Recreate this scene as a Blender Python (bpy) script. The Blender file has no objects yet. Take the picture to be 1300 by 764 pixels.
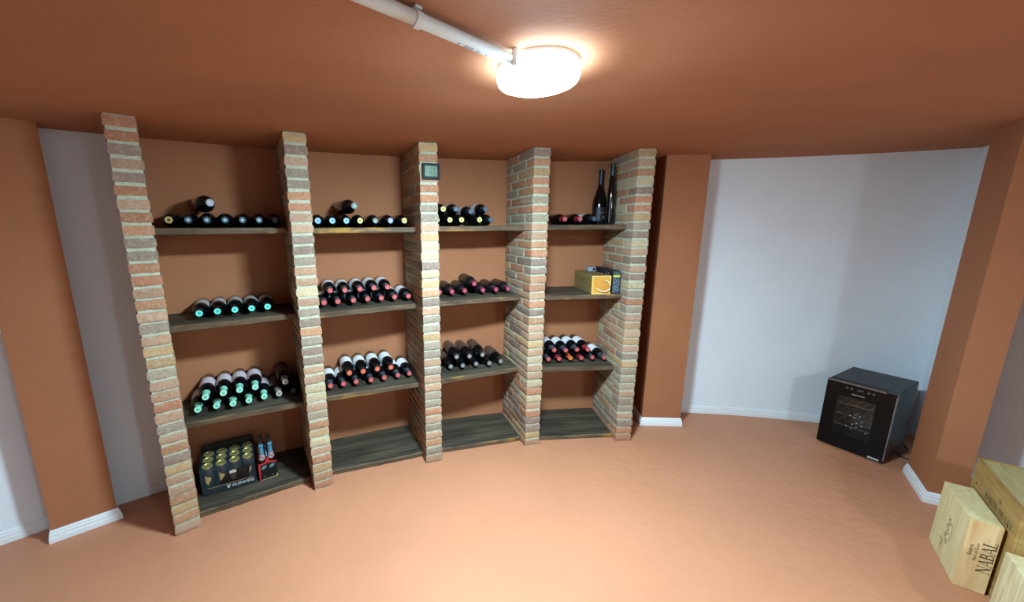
import bpy, bmesh, math, random
from mathutils import Vector, Matrix, noise
random.seed(7)
PI = math.pi
sc = bpy.context.scene
COL = sc.collection
H = 2.096                                   # ceiling height
CX, CY, RW = 1.397, -2.730, 5.80            # the curved back wall is an arc about this point

# ------------------------------------------------------------------ helpers
def lin(c):
    o = []
    for v in c:
        v /= 255.0
        o.append(v / 12.92 if v <= 0.04045 else ((v + 0.055) / 1.055) ** 2.4)
    return (o[0], o[1], o[2], 1.0)

class MB:
    """collects faces, then links them as one mesh object"""
    def __init__(s): s.v = []; s.f = []; s.m = []; s.c = []
    def add(s, vs, fs, mi=0, col=None):
        b = len(s.v); s.v += [tuple(v) for v in vs]
        for f in fs:
            s.f.append(tuple(i + b for i in f)); s.m.append(mi); s.c.append(col)
        return s
    def box(s, x0, x1, y0, y1, z0, z1, mi=0, col=None, bev=0.0, mat=None):
        if bev <= 0:
            vs = [(x, y, z) for z in (z0, z1) for y in (y0, y1) for x in (x0, x1)]
            fs = [(0, 2, 3, 1), (4, 5, 7, 6), (0, 1, 5, 4), (2, 6, 7, 3), (0, 4, 6, 2), (1, 3, 7, 5)]
        else:
            bm = bmesh.new(); bmesh.ops.create_cube(bm, size=1)
            for v in bm.verts:
                v.co = Vector(((x0 + x1) / 2 + v.co.x * (x1 - x0), (y0 + y1) / 2 + v.co.y * (y1 - y0), (z0 + z1) / 2 + v.co.z * (z1 - z0)))
            bmesh.ops.bevel(bm, geom=bm.edges[:], offset=bev, segments=2, affect='EDGES')
            bm.verts.index_update()
            vs = [v.co.copy() for v in bm.verts]; fs = [[v.index for v in f.verts] for f in bm.faces]; bm.free()
        if mat: vs = [mat @ Vector(v) for v in vs]
        return s.add(vs, fs, mi, col)
    def lathe(s, prof, n=24, axis='Z', o=(0, 0, 0), mi=0, a0=0.0, a1=2 * PI):
        """prof: (height along axis, radius)"""
        full = abs(a1 - a0 - 2 * PI) < 1e-6
        k = n if full else n + 1; vs = []; fs = []
        for (h, r) in prof:
            for i in range(k):
                a = a0 + (a1 - a0) * i / n; c, q = r * math.cos(a), r * math.sin(a)
                p = (c, q, h) if axis == 'Z' else ((c, h, q) if axis == 'Y' else (h, c, q))
                vs.append((p[0] + o[0], p[1] + o[1], p[2] + o[2]))
        for j in range(len(prof) - 1):
            for i in range(n):
                a = j * k + i; b = j * k + (i + 1) % k
                fs.append((a, b, b + k, a + k))
        return s.add(vs, fs, mi)
    def tube(s, pts, r, n=8, mi=0):
        pts = [Vector(p) for p in pts]; vs = []; fs = []
        up = Vector((0, 0, 1))
        for i, p in enumerate(pts):
            t = (pts[min(i + 1, len(pts) - 1)] - pts[max(i - 1, 0)]).normalized()
            a = t.cross(up)
            if a.length < 1e-3: a = t.cross(Vector((1, 0, 0)))
            a.normalize(); b = a.cross(t)
            for k in range(n):
                q = 2 * PI * k / n; vs.append(p + a * (r * math.cos(q)) + b * (r * math.sin(q)))
        for i in range(len(pts) - 1):
            for k in range(n):
                fs.append((i * n + k, i * n + (k + 1) % n, (i + 1) * n + (k + 1) % n, (i + 1) * n + k))
        fs.append(tuple(range(n))[::-1]); fs.append(tuple((len(pts) - 1) * n + k for k in range(n)))
        return s.add(vs, fs, mi)
    def mesh(s, name, mats, smooth=None):
        me = bpy.data.meshes.new(name); me.from_pydata(s.v, [], s.f)
        for m in (mats if isinstance(mats, (list, tuple)) else [mats]): me.materials.append(m)
        me.polygons.foreach_set('material_index', s.m)
        if any(c is not None for c in s.c):
            at = me.color_attributes.new('brick_colour', 'FLOAT_COLOR', 'CORNER')
            for p in me.polygons:
                c = s.c[p.index] or (0.5, 0.5, 0.5, 1)
                for li in p.loop_indices: at.data[li].color = c
        bm = bmesh.new(); bm.from_mesh(me); bmesh.ops.recalc_face_normals(bm, faces=bm.faces[:]); bm.to_mesh(me); bm.free()
        if smooth is not None:
            me.polygons.foreach_set('use_smooth', [True] * len(me.polygons))
            me.set_sharp_from_angle(angle=math.radians(smooth))
        me.update()
        return me

def obj(name, me, parent=None, loc=(0, 0, 0), rz=0.0):
    o = bpy.data.objects.new(name, me); COL.objects.link(o)
    o.location = loc; o.rotation_euler = (0, 0, rz)
    if parent: o.parent = parent
    return o
def tag(o, label, cat, group=None):
    o['label'] = label; o['category'] = cat
    if group: o['group'] = group
    return o
def thing(name, label, cat, loc=(0, 0, 0), rz=0.0, group=None):
    o = bpy.data.objects.new(name, None); COL.objects.link(o)
    o.empty_display_size = 0.05; o.location = loc; o.rotation_euler = (0, 0, rz)
    return tag(o, label, cat, group)
def struct(name, me, **k):
    o = obj(name, me, **k); o['kind'] = 'structure'; return o

# ------------------------------------------------------------------ materials
def mat(name, col, rough=0.5, metal=0.0, spec=0.5, noise_amt=0.0, noise_scale=8.0, bump=0.0, bump_scale=60.0, coat=0.0, dark=None, detail=4, stretch=None, bdist=0.004):
    m = bpy.data.materials.new(name); m.use_nodes = True
    nt = m.node_tree; N = nt.nodes; L = nt.links
    b = N['Principled BSDF']; c = lin(col)
    b.inputs['Base Color'].default_value = c; b.inputs['Roughness'].default_value = rough
    b.inputs['Metallic'].default_value = metal; b.inputs['Specular IOR Level'].default_value = spec
    b.inputs['Coat Weight'].default_value = coat
    if noise_amt or bump:
        tc = N.new('ShaderNodeTexCoord'); src = tc.outputs['Object']
        if stretch:
            mp = N.new('ShaderNodeMapping'); mp.inputs['Scale'].default_value = stretch
            L.new(src, mp.inputs['Vector']); src = mp.outputs['Vector']
    if noise_amt:
        n = N.new('ShaderNodeTexNoise'); n.inputs['Scale'].default_value = noise_scale; n.inputs['Detail'].default_value = detail
        L.new(src, n.inputs['Vector'])
        r = N.new('ShaderNodeValToRGB')
        d = lin(dark) if dark else tuple(x * (1 - noise_amt) for x in c[:3]) + (1,)
        r.color_ramp.elements[0].color = d; r.color_ramp.elements[0].position = 0.33
        r.color_ramp.elements[1].color = c; r.color_ramp.elements[1].position = 0.62
        L.new(n.outputs['Fac'], r.inputs['Fac']); L.new(r.outputs['Color'], b.inputs['Base Color'])
    if bump:
        n2 = N.new('ShaderNodeTexNoise'); n2.inputs['Scale'].default_value = bump_scale; n2.inputs['Detail'].default_value = 5
        L.new(src, n2.inputs['Vector'])
        bp = N.new('ShaderNodeBump'); bp.inputs['Strength'].default_value = bump; bp.inputs['Distance'].default_value = bdist
        L.new(n2.outputs['Fac'], bp.inputs['Height']); L.new(bp.outputs['Normal'], b.inputs['Normal'])
    return m

ORANGE = (168, 109, 74)
M = {}
M['orange'] = mat('terracotta wall paint', ORANGE, 0.75, spec=0.25, noise_amt=0.07, noise_scale=2.5, bump=0.25, bump_scale=45)
M['ceiling'] = mat('terracotta ceiling paint', (172, 116, 84), 0.85, spec=0.2, noise_amt=0.10, noise_scale=1.6, bump=0.2, bump_scale=30, stretch=(1, 2.5, 1))
M['white'] = mat('white wall paint', (233, 239, 244), 0.8, spec=0.2, noise_amt=0.03, noise_scale=3, bump=0.35, bump_scale=55)
M['floor'] = mat('painted terracotta floor', (194, 132, 98), 0.46, spec=0.4, noise_amt=0.08, noise_scale=1.3, bump=0.8, bump_scale=13, bdist=0.006)
M['trim'] = mat('white gloss trim', (232, 235, 236), 0.35)
M['black'] = mat('black bottle glass', (9, 10, 12), 0.08, spec=0.5)
M['brownglass'] = mat('brown beer glass', (28, 16, 10), 0.08)
M['matte_glass'] = mat('frosted dark glass', (15, 14, 17), 0.38)
M['plastic_black'] = mat('black plastic', (7, 7, 9), 0.5, spec=0.2)
M['steel'] = mat('brushed steel', (170, 175, 180), 0.3, metal=1.0)

def brick_material():
    m = bpy.data.materials.new('reclaimed brick'); m.use_nodes = True
    nt = m.node_tree; N = nt.nodes; L = nt.links; b = N['Principled BSDF']
    b.inputs['Roughness'].default_value = 0.9; b.inputs['Specular IOR Level'].default_value = 0.2
    at = N.new('ShaderNodeAttribute'); at.attribute_name = 'brick_colour'
    tc = N.new('ShaderNodeTexCoord')
    n = N.new('ShaderNodeTexNoise'); n.inputs['Scale'].default_value = 38; n.inputs['Detail'].default_value = 6; n.inputs['Roughness'].default_value = 0.65
    L.new(tc.outputs['Object'], n.inputs['Vector'])
    r = N.new('ShaderNodeValToRGB'); r.color_ramp.elements[0].position = 0.5; r.color_ramp.elements[1].position = 0.78
    r.color_ramp.elements[0].color = (0.10, 0.10, 0.10, 1); r.color_ramp.elements[1].color = (0.75, 0.75, 0.75, 1)
    L.new(n.outputs['Fac'], r.inputs['Fac'])
    mx = N.new('ShaderNodeMix'); mx.data_type = 'RGBA'
    L.new(r.outputs['Color'], mx.inputs[0]); L.new(at.outputs['Color'], mx.inputs[6]); mx.inputs[7].default_value = lin((184, 180, 160))
    n3 = N.new('ShaderNodeTexNoise'); n3.inputs['Scale'].default_value = 90; n3.inputs['Detail'].default_value = 3
    L.new(tc.outputs['Object'], n3.inputs['Vector'])
    mx2 = N.new('ShaderNodeMix'); mx2.data_type = 'RGBA'; mx2.blend_type = 'MULTIPLY'; mx2.inputs[0].default_value = 0.35
    r3 = N.new('ShaderNodeValToRGB'); r3.color_ramp.elements[0].position = 0.3; r3.color_ramp.elements[1].position = 0.6
    r3.color_ramp.elements[0].color = (0.35, 0.3, 0.28, 1)
    L.new(n3.outputs['Fac'], r3.inputs['Fac']); L.new(mx.outputs[2], mx2.inputs[6]); L.new(r3.outputs['Color'], mx2.inputs[7])
    L.new(mx2.outputs[2], b.inputs['Base Color'])
    bp = N.new('ShaderNodeBump'); bp.inputs['Strength'].default_value = 0.7; bp.inputs['Distance'].default_value = 0.004
    L.new(n3.outputs['Fac'], bp.inputs['Height']); L.new(bp.outputs['Normal'], b.inputs['Normal'])
    return m
M['brick'] = brick_material()
M['mortar'] = mat('lime mortar', (186, 190, 166), 0.95, spec=0.1, noise_amt=0.2, noise_scale=40, bump=0.6, bump_scale=120)

def wood(name, c0, c1, rough=0.6, scale=(2, 26, 26), patch=None, patch_lo=0.58, patch_scale=(5, 5, 16), bump=0.4):
    m = bpy.data.materials.new(name); m.use_nodes = True
    nt = m.node_tree; N = nt.nodes; L = nt.links; b = N['Principled BSDF']; b.inputs['Roughness'].default_value = rough
    b.inputs['Specular IOR Level'].default_value = 0.3
    tc = N.new('ShaderNodeTexCoord'); mp = N.new('ShaderNodeMapping'); mp.inputs['Scale'].default_value = scale
    L.new(tc.outputs['Object'], mp.inputs['Vector'])
    n = N.new('ShaderNodeTexNoise'); n.inputs['Scale'].default_value = 1.0; n.inputs['Detail'].default_value = 6; n.inputs['Distortion'].default_value = 1.2
    L.new(mp.outputs['Vector'], n.inputs['Vector'])
    r = N.new('ShaderNodeValToRGB'); r.color_ramp.elements[0].position = 0.32; r.color_ramp.elements[1].position = 0.68
    r.color_ramp.elements[0].color = lin(c0); r.color_ramp.elements[1].color = lin(c1)
    L.new(n.outputs['Fac'], r.inputs['Fac']); out = r.outputs['Color']
    if patch:
        mp2 = N.new('ShaderNodeMapping'); mp2.inputs['Scale'].default_value = patch_scale; L.new(tc.outputs['Object'], mp2.inputs['Vector'])
        oi = N.new('ShaderNodeObjectInfo'); vm = N.new('ShaderNodeVectorMath'); vm.operation = 'SCALE'; vm.inputs[0].default_value = (37, 19, 11); L.new(oi.outputs['Random'], vm.inputs['Scale']); L.new(vm.outputs['Vector'], mp2.inputs['Location'])
        n2 = N.new('ShaderNodeTexNoise'); n2.inputs['Scale'].default_value = 1.0; n2.inputs['Detail'].default_value = 3
        L.new(mp2.outputs['Vector'], n2.inputs['Vector'])
        r2 = N.new('ShaderNodeValToRGB'); r2.color_ramp.elements[0].position = patch_lo; r2.color_ramp.elements[1].position = patch_lo + 0.09
        L.new(n2.outputs['Fac'], r2.inputs['Fac'])
        mx = N.new('ShaderNodeMix'); mx.data_type = 'RGBA'; L.new(r2.outputs['Color'], mx.inputs[0]); L.new(out, mx.inputs[6]); mx.inputs[7].default_value = lin(patch)
        out = mx.outputs[2]
    L.new(out, b.inputs['Base Color'])
    bp = N.new('ShaderNodeBump'); bp.inputs['Strength'].default_value = bump; bp.inputs['Distance'].default_value = 0.002
    L.new(n.outputs['Fac'], bp.inputs['Height']); L.new(bp.outputs['Normal'], b.inputs['Normal'])
    return m
M['shelf_top'] = wood('dark stained plank', (40, 35, 29), (82, 74, 60))
M['shelf_edge'] = wood('plank edge', (66, 53, 39), (112, 92, 70), patch=(160, 122, 52), patch_lo=0.60, patch_scale=(4, 4, 12))
M['pine'] = wood('pale pine', (206, 190, 136), (226, 212, 164), scale=(30, 30, 2.5))
M['pine_end'] = wood('pinkish pine', (214, 176, 122), (232, 204, 152), scale=(22, 22, 3), patch=(196, 140, 90), patch_lo=0.66, patch_scale=(14, 14, 2.2))
M['old_pine'] = wood('aged pine', (150, 116, 62), (186, 152, 92), scale=(3, 3, 26))
M['old_pine_top'] = wood('aged pine lid', (158, 140, 92), (184, 170, 122), scale=(30, 3, 30))
M['ink'] = mat('brown branding ink', (74, 56, 34), 0.8)

def emit(name, col, strength):
    m = bpy.data.materials.new(name); m.use_nodes = True
    nt = m.node_tree; N = nt.nodes; b = N['Principled BSDF']
    b.inputs['Base Color'].default_value = (0.8, 0.8, 0.8, 1)
    b.inputs['Emission Color'].default_value = col; b.inputs['Emission Strength'].default_value = strength
    return m
LAMP = (0.63, 0.90, 1.06, 1)
M['dome'] = emit('lit opal diffuser', LAMP, 915.0)
M['shoulder'] = emit('lit diffuser shoulder', LAMP, 35.0)
M['dome_weak'] = emit('lit opal diffuser, weaker lamp', LAMP, 420.0)
M['rim'] = emit('lit diffuser rim', LAMP, 42.0)

# ------------------------------------------------------------------ text
def text_mesh(name, s, size, m, align='CENTER'):
    cu = bpy.data.curves.new(name, 'FONT'); cu.body = s; cu.size = size; cu.align_x = align; cu.align_y = 'CENTER'
    t = bpy.data.objects.new(name, cu); COL.objects.link(t)
    dg = bpy.context.evaluated_depsgraph_get(); dg.update()
    me = bpy.data.meshes.new_from_object(t.evaluated_get(dg))
    bpy.data.objects.remove(t); bpy.data.curves.remove(cu)
    me.name = name; me.materials.clear(); me.materials.append(m)
    return me
TH, TK = 0.055, 0.155
def bowl(x, y0, y1, w):
    ym = (y0 + y1) / 2; ry = (y1 - y0) / 2; p = [(x, y1 - 0.03)]
    xs = x + w * 0.45
    pts = [(xs + (w * 0.55) * math.cos(a), ym + (ry - 0.03) * math.sin(a)) for a in [PI / 2 - PI * i / 8 for i in range(9)]]
    pts = [(x, y1 - 0.03)] + pts + [(x, y0 + 0.03)]; o = []
    for a, b in zip(pts, pts[1:]):
        dx, dy = abs(b[0] - a[0]), abs(b[1] - a[1]); o.append((a[0], a[1], b[0], b[1], TH + (TK - TH) * dy / (dx + dy + 1e-6)))
    return o
def ell(cx, rx):
    pts = [(cx + rx * math.cos(2 * PI * i / 20), 0.5 + 0.5 * math.sin(2 * PI * i / 20)) for i in range(21)]; o = []
    for a, b in zip(pts, pts[1:]):
        dx, dy = abs(b[0] - a[0]), abs(b[1] - a[1]); o.append((a[0], a[1], b[0], b[1], TH + (TK - TH) * dy / (dx + dy)))
    return o
sf = lambda x0, x1, y: (x0, y, x1, y, 0.05)
GL = {
 'N': (0.95, [(.12, 0, .12, 1, TH), (.12, 1, .78, 0, TK), (.78, 0, .78, 1, TH), sf(0, .24, .02), sf(-.04, .14, .98), sf(.66, .9, .98)]),
 'A': (0.92, [(.08, 0, .43, 1, TH), (.43, 1, .8, 0, TK), (.2, .34, .64, .34, TH), sf(-.02, .2, .02), sf(.64, .94, .02)]),
 'B': (0.80, [(.18, 0, .18, 1, TK), sf(.02, .3, .02), sf(.02, .3, .98)] + bowl(.18, .5, 1, .42) + bowl(.18, 0, .54, .5)),
 'L': (0.74, [(.18, 0, .18, 1, TK), sf(.02, .36, .98), sf(.02, .64, .03), (.64, 0, .68, .26, TH)]),
 'R': (0.88, [(.18, 0, .18, 1, TK), sf(.02, .36, .02), sf(.02, .3, .98), (.4, .5, .78, 0, TK), sf(.7, .92, .02)] + bowl(.18, .46, 1, .44)),
 'O': (0.98, ell(.47, .38)), 'Ó': (0.98, ell(.47, .38) + [(.45, 1.12, .6, 1.3, .08)]),
 'D': (0.94, [(.18, 0, .18, 1, TK), sf(.02, .3, .02), sf(.02, .3, .98)] + bowl(.18, 0, 1, .62)),
 'E': (0.76, [(.18, 0, .18, 1, TK), sf(.02, .62, .03), sf(.02, .6, .97), sf(.18, .5, .51), (.62, 0, .65, .24, TH), (.6, .76, .6, 1, TH), (.5, .4, .5, .62, TH)]),
 'Y': (0.86, [(.02, 1, .42, .45, TK), (.78, 1, .42, .45, TH), (.42, 0, .42, .48, TK), sf(.26, .58, .02), sf(-.08, .22, .98), sf(.64, .9, .98)]),
 ' ': (0.45, []),
}
def serif_text(mb, s, h, origin, ux, uy, mi=0):
    """capital letters of stroke height h, centred on origin, in the plane of unit vectors ux, uy"""
    o, ux, uy = Vector(origin), Vector(ux), Vector(uy)
    tot = sum(GL[c][0] for c in s) * h; x = -tot / 2; nn = ux.cross(uy) * 0.00002; k = 0
    for c in s:
        for (x1, y1, x2, y2, w) in GL[c][1]:
            a = Vector((x1, y1)) * h; b = Vector((x2, y2)) * h; d = (b - a).normalized(); q = Vector((-d.y, d.x)) * (w * h / 2); k += 1
            P4 = [a - q, b - q, b + q, a + q]
            mb.add([o + ux * (x + p.x) + uy * (p.y - h / 2) + nn * (k % 7) for p in P4], [(0, 1, 2, 3)], mi)
        x += GL[c][0] * h

# ------------------------------------------------------------------ room shell
def arc_pt(th, r=RW): return (CX + r * math.cos(th), CY + r * math.sin(th))
def th_of(x, y): return math.atan2(y - CY, x - CX)
def arc_wall(name, t0, t1, m, n=40):
    mb = MB(); vs = []; fs = []
    for i in range(n + 1):
        t = t0 + (t1 - t0) * i / n
        for r in (RW, RW + 0.12):
            x, y = arc_pt(t, r); vs += [(x, y, 0), (x, y, H)]
    for i in range(n):
        a = i * 4; b = a + 4
        fs += [(a, b, b + 1, a + 1), (a + 2, a + 3, b + 3, b + 2), (a + 1, b + 1, b + 3, a + 3), (a, a + 2, b + 2, b)]
    fs += [(0, 1, 3, 2), (4 * n, 4 * n + 2, 4 * n + 3, 4 * n + 1)]
    mb.add(vs, fs); return struct(name, mb.mesh(name, m, 30))
def poly_wall(name, pts, m, th=0.12):
    """upright wall along a plan polyline, thickened to its right-hand side"""
    mb = MB()
    for a, b in zip(pts, pts[1:]):
        a, b = Vector(a), Vector(b); d = (b - a).normalized(); q = Vector((d.y, -d.x)) * -th
        vs = [(p.x, p.y, z) for z in (0, H) for p in (a, b, b + q, a + q)]
        mb.add(vs, [(0, 1, 2, 3)[::-1], (4, 5, 6, 7), (0, 1, 5, 4), (1, 2, 6, 5), (2, 3, 7, 6), (3, 0, 4, 7)])
    return struct(name, mb.mesh(name, m))

TH_P1 = th_of(-1.765, 2.16); TH_P5 = th_of(1.72, 3.06)
XL = -2.75
th_l = th_of(XL, CY + math.sqrt(RW ** 2 - (XL - CX) ** 2)); XR = 3.55
th_r = th_of(XR, CY + math.sqrt(RW ** 2 - (XR - CX) ** 2))
arc_wall('wall_back_left', th_l, TH_P1, M['white'])
arc_wall('wall_back', TH_P1, TH_P5, M['orange'])
arc_wall('wall_back_right', TH_P5, th_r, M['white'])
pl, pr = arc_pt(th_l), arc_pt(th_r)
YB = -3.0
poly_wall('wall_right', [pr, (3.31, 2.28), (3.31, YB)], M['white'], th=0.12)
poly_wall('wall_left', [(XL, YB), pl], M['white'], th=0.12)
poly_wall('wall_front', [(3.31, YB), (XL, YB)], M['white'], th=0.12)
mb = MB(); mb.box(-3.0, 3.9, -3.2, 3.3, -0.1, 0); struct('floor', mb.mesh('floor', M['floor']))
mb = MB(); mb.box(-3.0, 3.9, -3.2, 3.3, H, H + 0.1); struct('ceiling', mb.mesh('ceiling', M['ceiling']))

def prism(pts, z0, z1, mb=None, mi=0):
    mb = mb or MB(); n = len(pts)
    vs = [(x, y, z) for z in (z0, z1) for x, y in pts]
    fs = [tuple(range(n))[::-1], tuple(range(n, 2 * n))] + [(i, (i + 1) % n, n + (i + 1) % n, n + i) for i in range(n)]
    return mb.add(vs, fs, mi)
# orange pilasters against the wall and the free column on the right
T1 = [(-2.108, 1.694), (-1.903, 1.853), (-2.03, 1.942), (-2.20, 1.79)]
T2 = [(1.545, 2.826), (1.846, 2.804), (1.875, 3.055), (1.60, 3.08)]
T3 = [(2.968, 2.190), (2.768, 1.930), (2.886, 1.857), (3.30, 2.155), (3.30, 2.270)]
struct('trim_1', prism(T1, 0, H).mesh('trim_1', M['orange']))
struct('trim_2', prism(T2, 0, H).mesh('trim_2', M['orange']))
struct('trim_3', prism(T3, 0, H).mesh('trim_3', M['orange']))

BPROF = [(0, 0), (.015, 0), (.015, .027), (.012, .031), (.012, .046), (.008, .050), (.008, .058), (.003, .066), (0, .066)]
def baseboard(name, pts):
    """skirting swept along pts; the room lies to the left of the path"""
    pts = [Vector(p) for p in pts]; mb = MB(); vs = []; fs = []; n = len(BPROF)
    for i, p in enumerate(pts):
        ds = []
        if i > 0: ds.append((p - pts[i - 1]).normalized())
        if i < len(pts) - 1: ds.append((pts[i + 1] - p).normalized())
        ns = [Vector((-d.y, d.x)) for d in ds]; q = sum(ns, Vector((0, 0)))
        q = q.normalized(); q = q / max(0.3, q.dot(ns[0]))
        for o, z in BPROF: vs.append((p.x + q.x * o, p.y + q.y * o, z))
    for i in range(len(pts) - 1):
        for k in range(n): fs.append((i * n + k, i * n + (k + 1) % n, (i + 1) * n + (k + 1) % n, (i + 1) * n + k))
    fs += [tuple(range(n)), tuple((len(pts) - 1) * n + k for k in range(n))[::-1]]
    mb.add(vs, fs); return struct(name, mb.mesh(name, M['trim'], 25))
def arc_path(t0, t1, n=16): return [arc_pt(t0 + (t1 - t0) * i / n, RW - 0.0005) for i in range(n + 1)]
baseboard('baseboard_left', arc_path(th_of(-2.20, 1.79), th_l))
baseboard('baseboard_niche', arc_path(th_of(-1.78, 2.12), th_of(-2.02, 1.95)))
baseboard('baseboard_pilaster_left', [T1[2], T1[1], T1[0], T1[3]])
baseboard('baseboard_pilaster_right', [T2[2], T2[1], T2[0], T2[3]])
baseboard('baseboard_right', arc_path(th_r, th_of(1.88, 3.055)))
baseboard('baseboard_column', [T3[3], T3[2], T3[1], T3[0], T3[4]])

# ------------------------------------------------------------------ brick pillars
PF = [(-1.4375, 1.754, 38.5), (-0.814, 2.086, 28), (-0.1325, 2.349, 20), (0.5865, 2.531, 13.3), (1.2875, 2.589, 0.5)]
PW = 0.118
PAL = [(194, 136, 96), (192, 148, 116), (202, 162, 112), (206, 184, 146), (152, 124, 108), (174, 156, 130), (192, 126, 90), (198, 156, 126), (162, 142, 122)]
PAL = [lin(c) for c in PAL]
def brick(mb, x0, x1, y0, y1, z0, z1, seed, col):
    bm = bmesh.new(); bmesh.ops.create_cube(bm, size=1)
    bmesh.ops.subdivide_edges(bm, edges=bm.edges[:], cuts=4, use_grid_fill=True)
    dx, dy, dz = x1 - x0, y1 - y0, z1 - z0; c = Vector(((x0 + x1) / 2, (y0 + y1) / 2, (z0 + z1) / 2)); rr = 0.006
    off = Vector((seed * 3.1, seed * 1.7, seed * 0.9))
    for v in bm.verts:
        p = Vector((v.co.x * dx, v.co.y * dy, v.co.z * dz))
        q = Vector([max(-h / 2 + rr, min(h / 2 - rr, t)) for h, t in zip((dx, dy, dz), p)])
        e = p - q
        if e.length > 1e-6: p = q + e.normalized() * min(e.length, rr)
        n = noise.noise_vector((p * 32) + off) * 0.0028 + noise.noise_vector((p * 90) + off) * 0.0011
        v.co = c + p + n
    bm.verts.index_update()
    mb.add([v.co.copy() for v in bm.verts], [[v.index for v in f.verts] for f in bm.faces], 0, col); bm.free()
def depth_of(i):
    x, y, a = PF[i]; a = math.radians(a); n = Vector((-math.sin(a), math.cos(a))); d = 0.3
    while True:
        bad = max((Vector((x, y)) + n * d + Vector((math.cos(a), math.sin(a))) * s - Vector((CX, CY))).length for s in (-PW / 2, PW / 2))
        if bad > RW - 0.006: return d
        d += 0.001
PLAB = ['leftmost brick pillar, beside the shaded white wall strip', 'brick pillar second from the left, between the first and second bays',
        'middle brick pillar carrying the small digital hygrometer', 'fourth brick pillar from the left, its brick side lit by the ceiling lamp',
        'rightmost brick pillar, next to the orange pilaster']
def pillar(i):
    x, y, a = PF[i]; D = depth_of(i); rnd = random.Random(40 + i); mb = MB(); NC = 36; ch = H / NC
    mb.box(-PW / 2 + 0.006, PW / 2 - 0.006, 0.006, D - 0.002, 0.001, H - 0.001, 1)
    for c in range(NC):
        ys = [0]
        if (c + i) % 2: ys += [0.118]
        while ys[-1] + 0.246 < D - 0.03: ys.append(ys[-1] + 0.246)
        ys.append(D)
        for k in range(len(ys) - 1):
            col = list(rnd.choice(PAL)); f = rnd.uniform(0.85, 1.12); col = tuple(min(1, t * f * 0.80) for t in col[:3]) + (1,)
            jx = rnd.uniform(-.0025, .0025); jy = rnd.uniform(-.004, .003) if k == 0 else 0; jz = rnd.uniform(-.0015, .0015)
            g = rnd.uniform(.0045, .007)
            brick(mb, -PW / 2 + jx, PW / 2 + jx, ys[k] + (jy if k == 0 else 0.005), ys[k + 1] - 0.005, max(0.002, c * ch + g * 0.9 + jz), min(H - .001, (c + 1) * ch - g + jz), rnd.uniform(0, 99), col)
    o = obj('brick_pillar', mb.mesh('brick_pillar', [M['brick'], M['mortar']], 40), loc=(x, y, 0), rz=math.radians(a))
    tag(o, PLAB[i], 'pillar', 'brick pillars of the wine rack'); return D
PD = [pillar(i) for i in range(5)]

# ------------------------------------------------------------------ bays and shelves
BAY = [((-1.3825, 1.7811), (0.8724, 0.4888), 0.5866), ((-0.7571, 2.1042), (0.9279, 0.3728), 0.6107),
       ((-0.0750, 2.3655), (0.9700, 0.2431), 0.6220), ((0.6450, 2.5446), (0.9969, 0.0782), 0.5833)]
def bw(k, t, s):
    a, u, W = BAY[k]; return Vector((a[0] + u[0] * t - u[1] * s, a[1] + u[1] * t + u[0] * s))
def bang(k): return math.atan2(BAY[k][1][1], BAY[k][1][0])
def side_t(k, right, s):
    """t coordinate of the flanking pillar's inner face at setback s"""
    i = k + 1 if right else k; x, y, a = PF[i]; a = math.radians(a)
    e = Vector((x, y)) + Vector((math.cos(a), math.sin(a))) * (-PW / 2 if right else PW / 2); n = Vector((-math.sin(a), math.cos(a)))
    A, u, W = BAY[k]; A = Vector(A); U_ = Vector(u); Nn = Vector((-u[1], u[0]))
    e = e - A; q = (s - e.dot(Nn)) / n.dot(Nn); return e.dot(U_) + n.dot(U_) * q
def back_s(k, t):
    s = 0.3
    while (bw(k, t, s) - Vector((CX, CY))).length < RW - 0.004: s += 0.001
    return s
BAYN = ['leftmost bay', 'second bay', 'third bay', 'rightmost bay']
SHN = ['top', 'second', 'third', 'bottom']
# shelf top heights and front setbacks (left, right)
SHELF = {(0, 0): (1.611, .13, .13), (0, 1): (1.110, .125, .125), (0, 2): (.555, .155, .10), (0, 3): (.036, .083, .102),
         (1, 0): (1.607, .12, .12), (1, 1): (1.107, .09, .135), (1, 2): (.550, .135, .12), (1, 3): (.034, .117, .086),
         (2, 0): (1.611, .12, .12), (2, 1): (1.118, .08, .15), (2, 2): (.565, .09, .16), (2, 3): (.034, .086, .087),
         (3, 0): (1.613, .10, .10), (3, 1): (1.120, .085, .085), (3, 2): (.560, .125, .11), (3, 3): (.030, .058, .049)}
SD = {(0, 0): 'holding bottles with one angled bottle on top', (0, 1): 'holding five mint-capped bottles', (0, 2): 'holding bottles with mint capsules', (0, 3): 'lying on the floor under the beer',
      (1, 0): 'holding bottles with blue and yellow caps', (1, 1): 'holding two tiers of red-capped bottles', (1, 2): 'holding white-labelled bottles, above the empty plank', (1, 3): 'lying empty on the floor, yellowed front edge',
      (2, 0): 'holding two tiers of yellow-capped bottles', (2, 1): 'holding unlabelled plum-capped bottles', (2, 2): 'holding brown-labelled bottles with silver caps', (2, 3): 'lying empty on the floor',
      (3, 0): 'holding two tall standing bottles', (3, 1): 'holding a small rope-handled wooden box', (3, 2): 'holding two tiers of white-labelled bottles', (3, 3): 'lying empty on the floor'}
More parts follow.
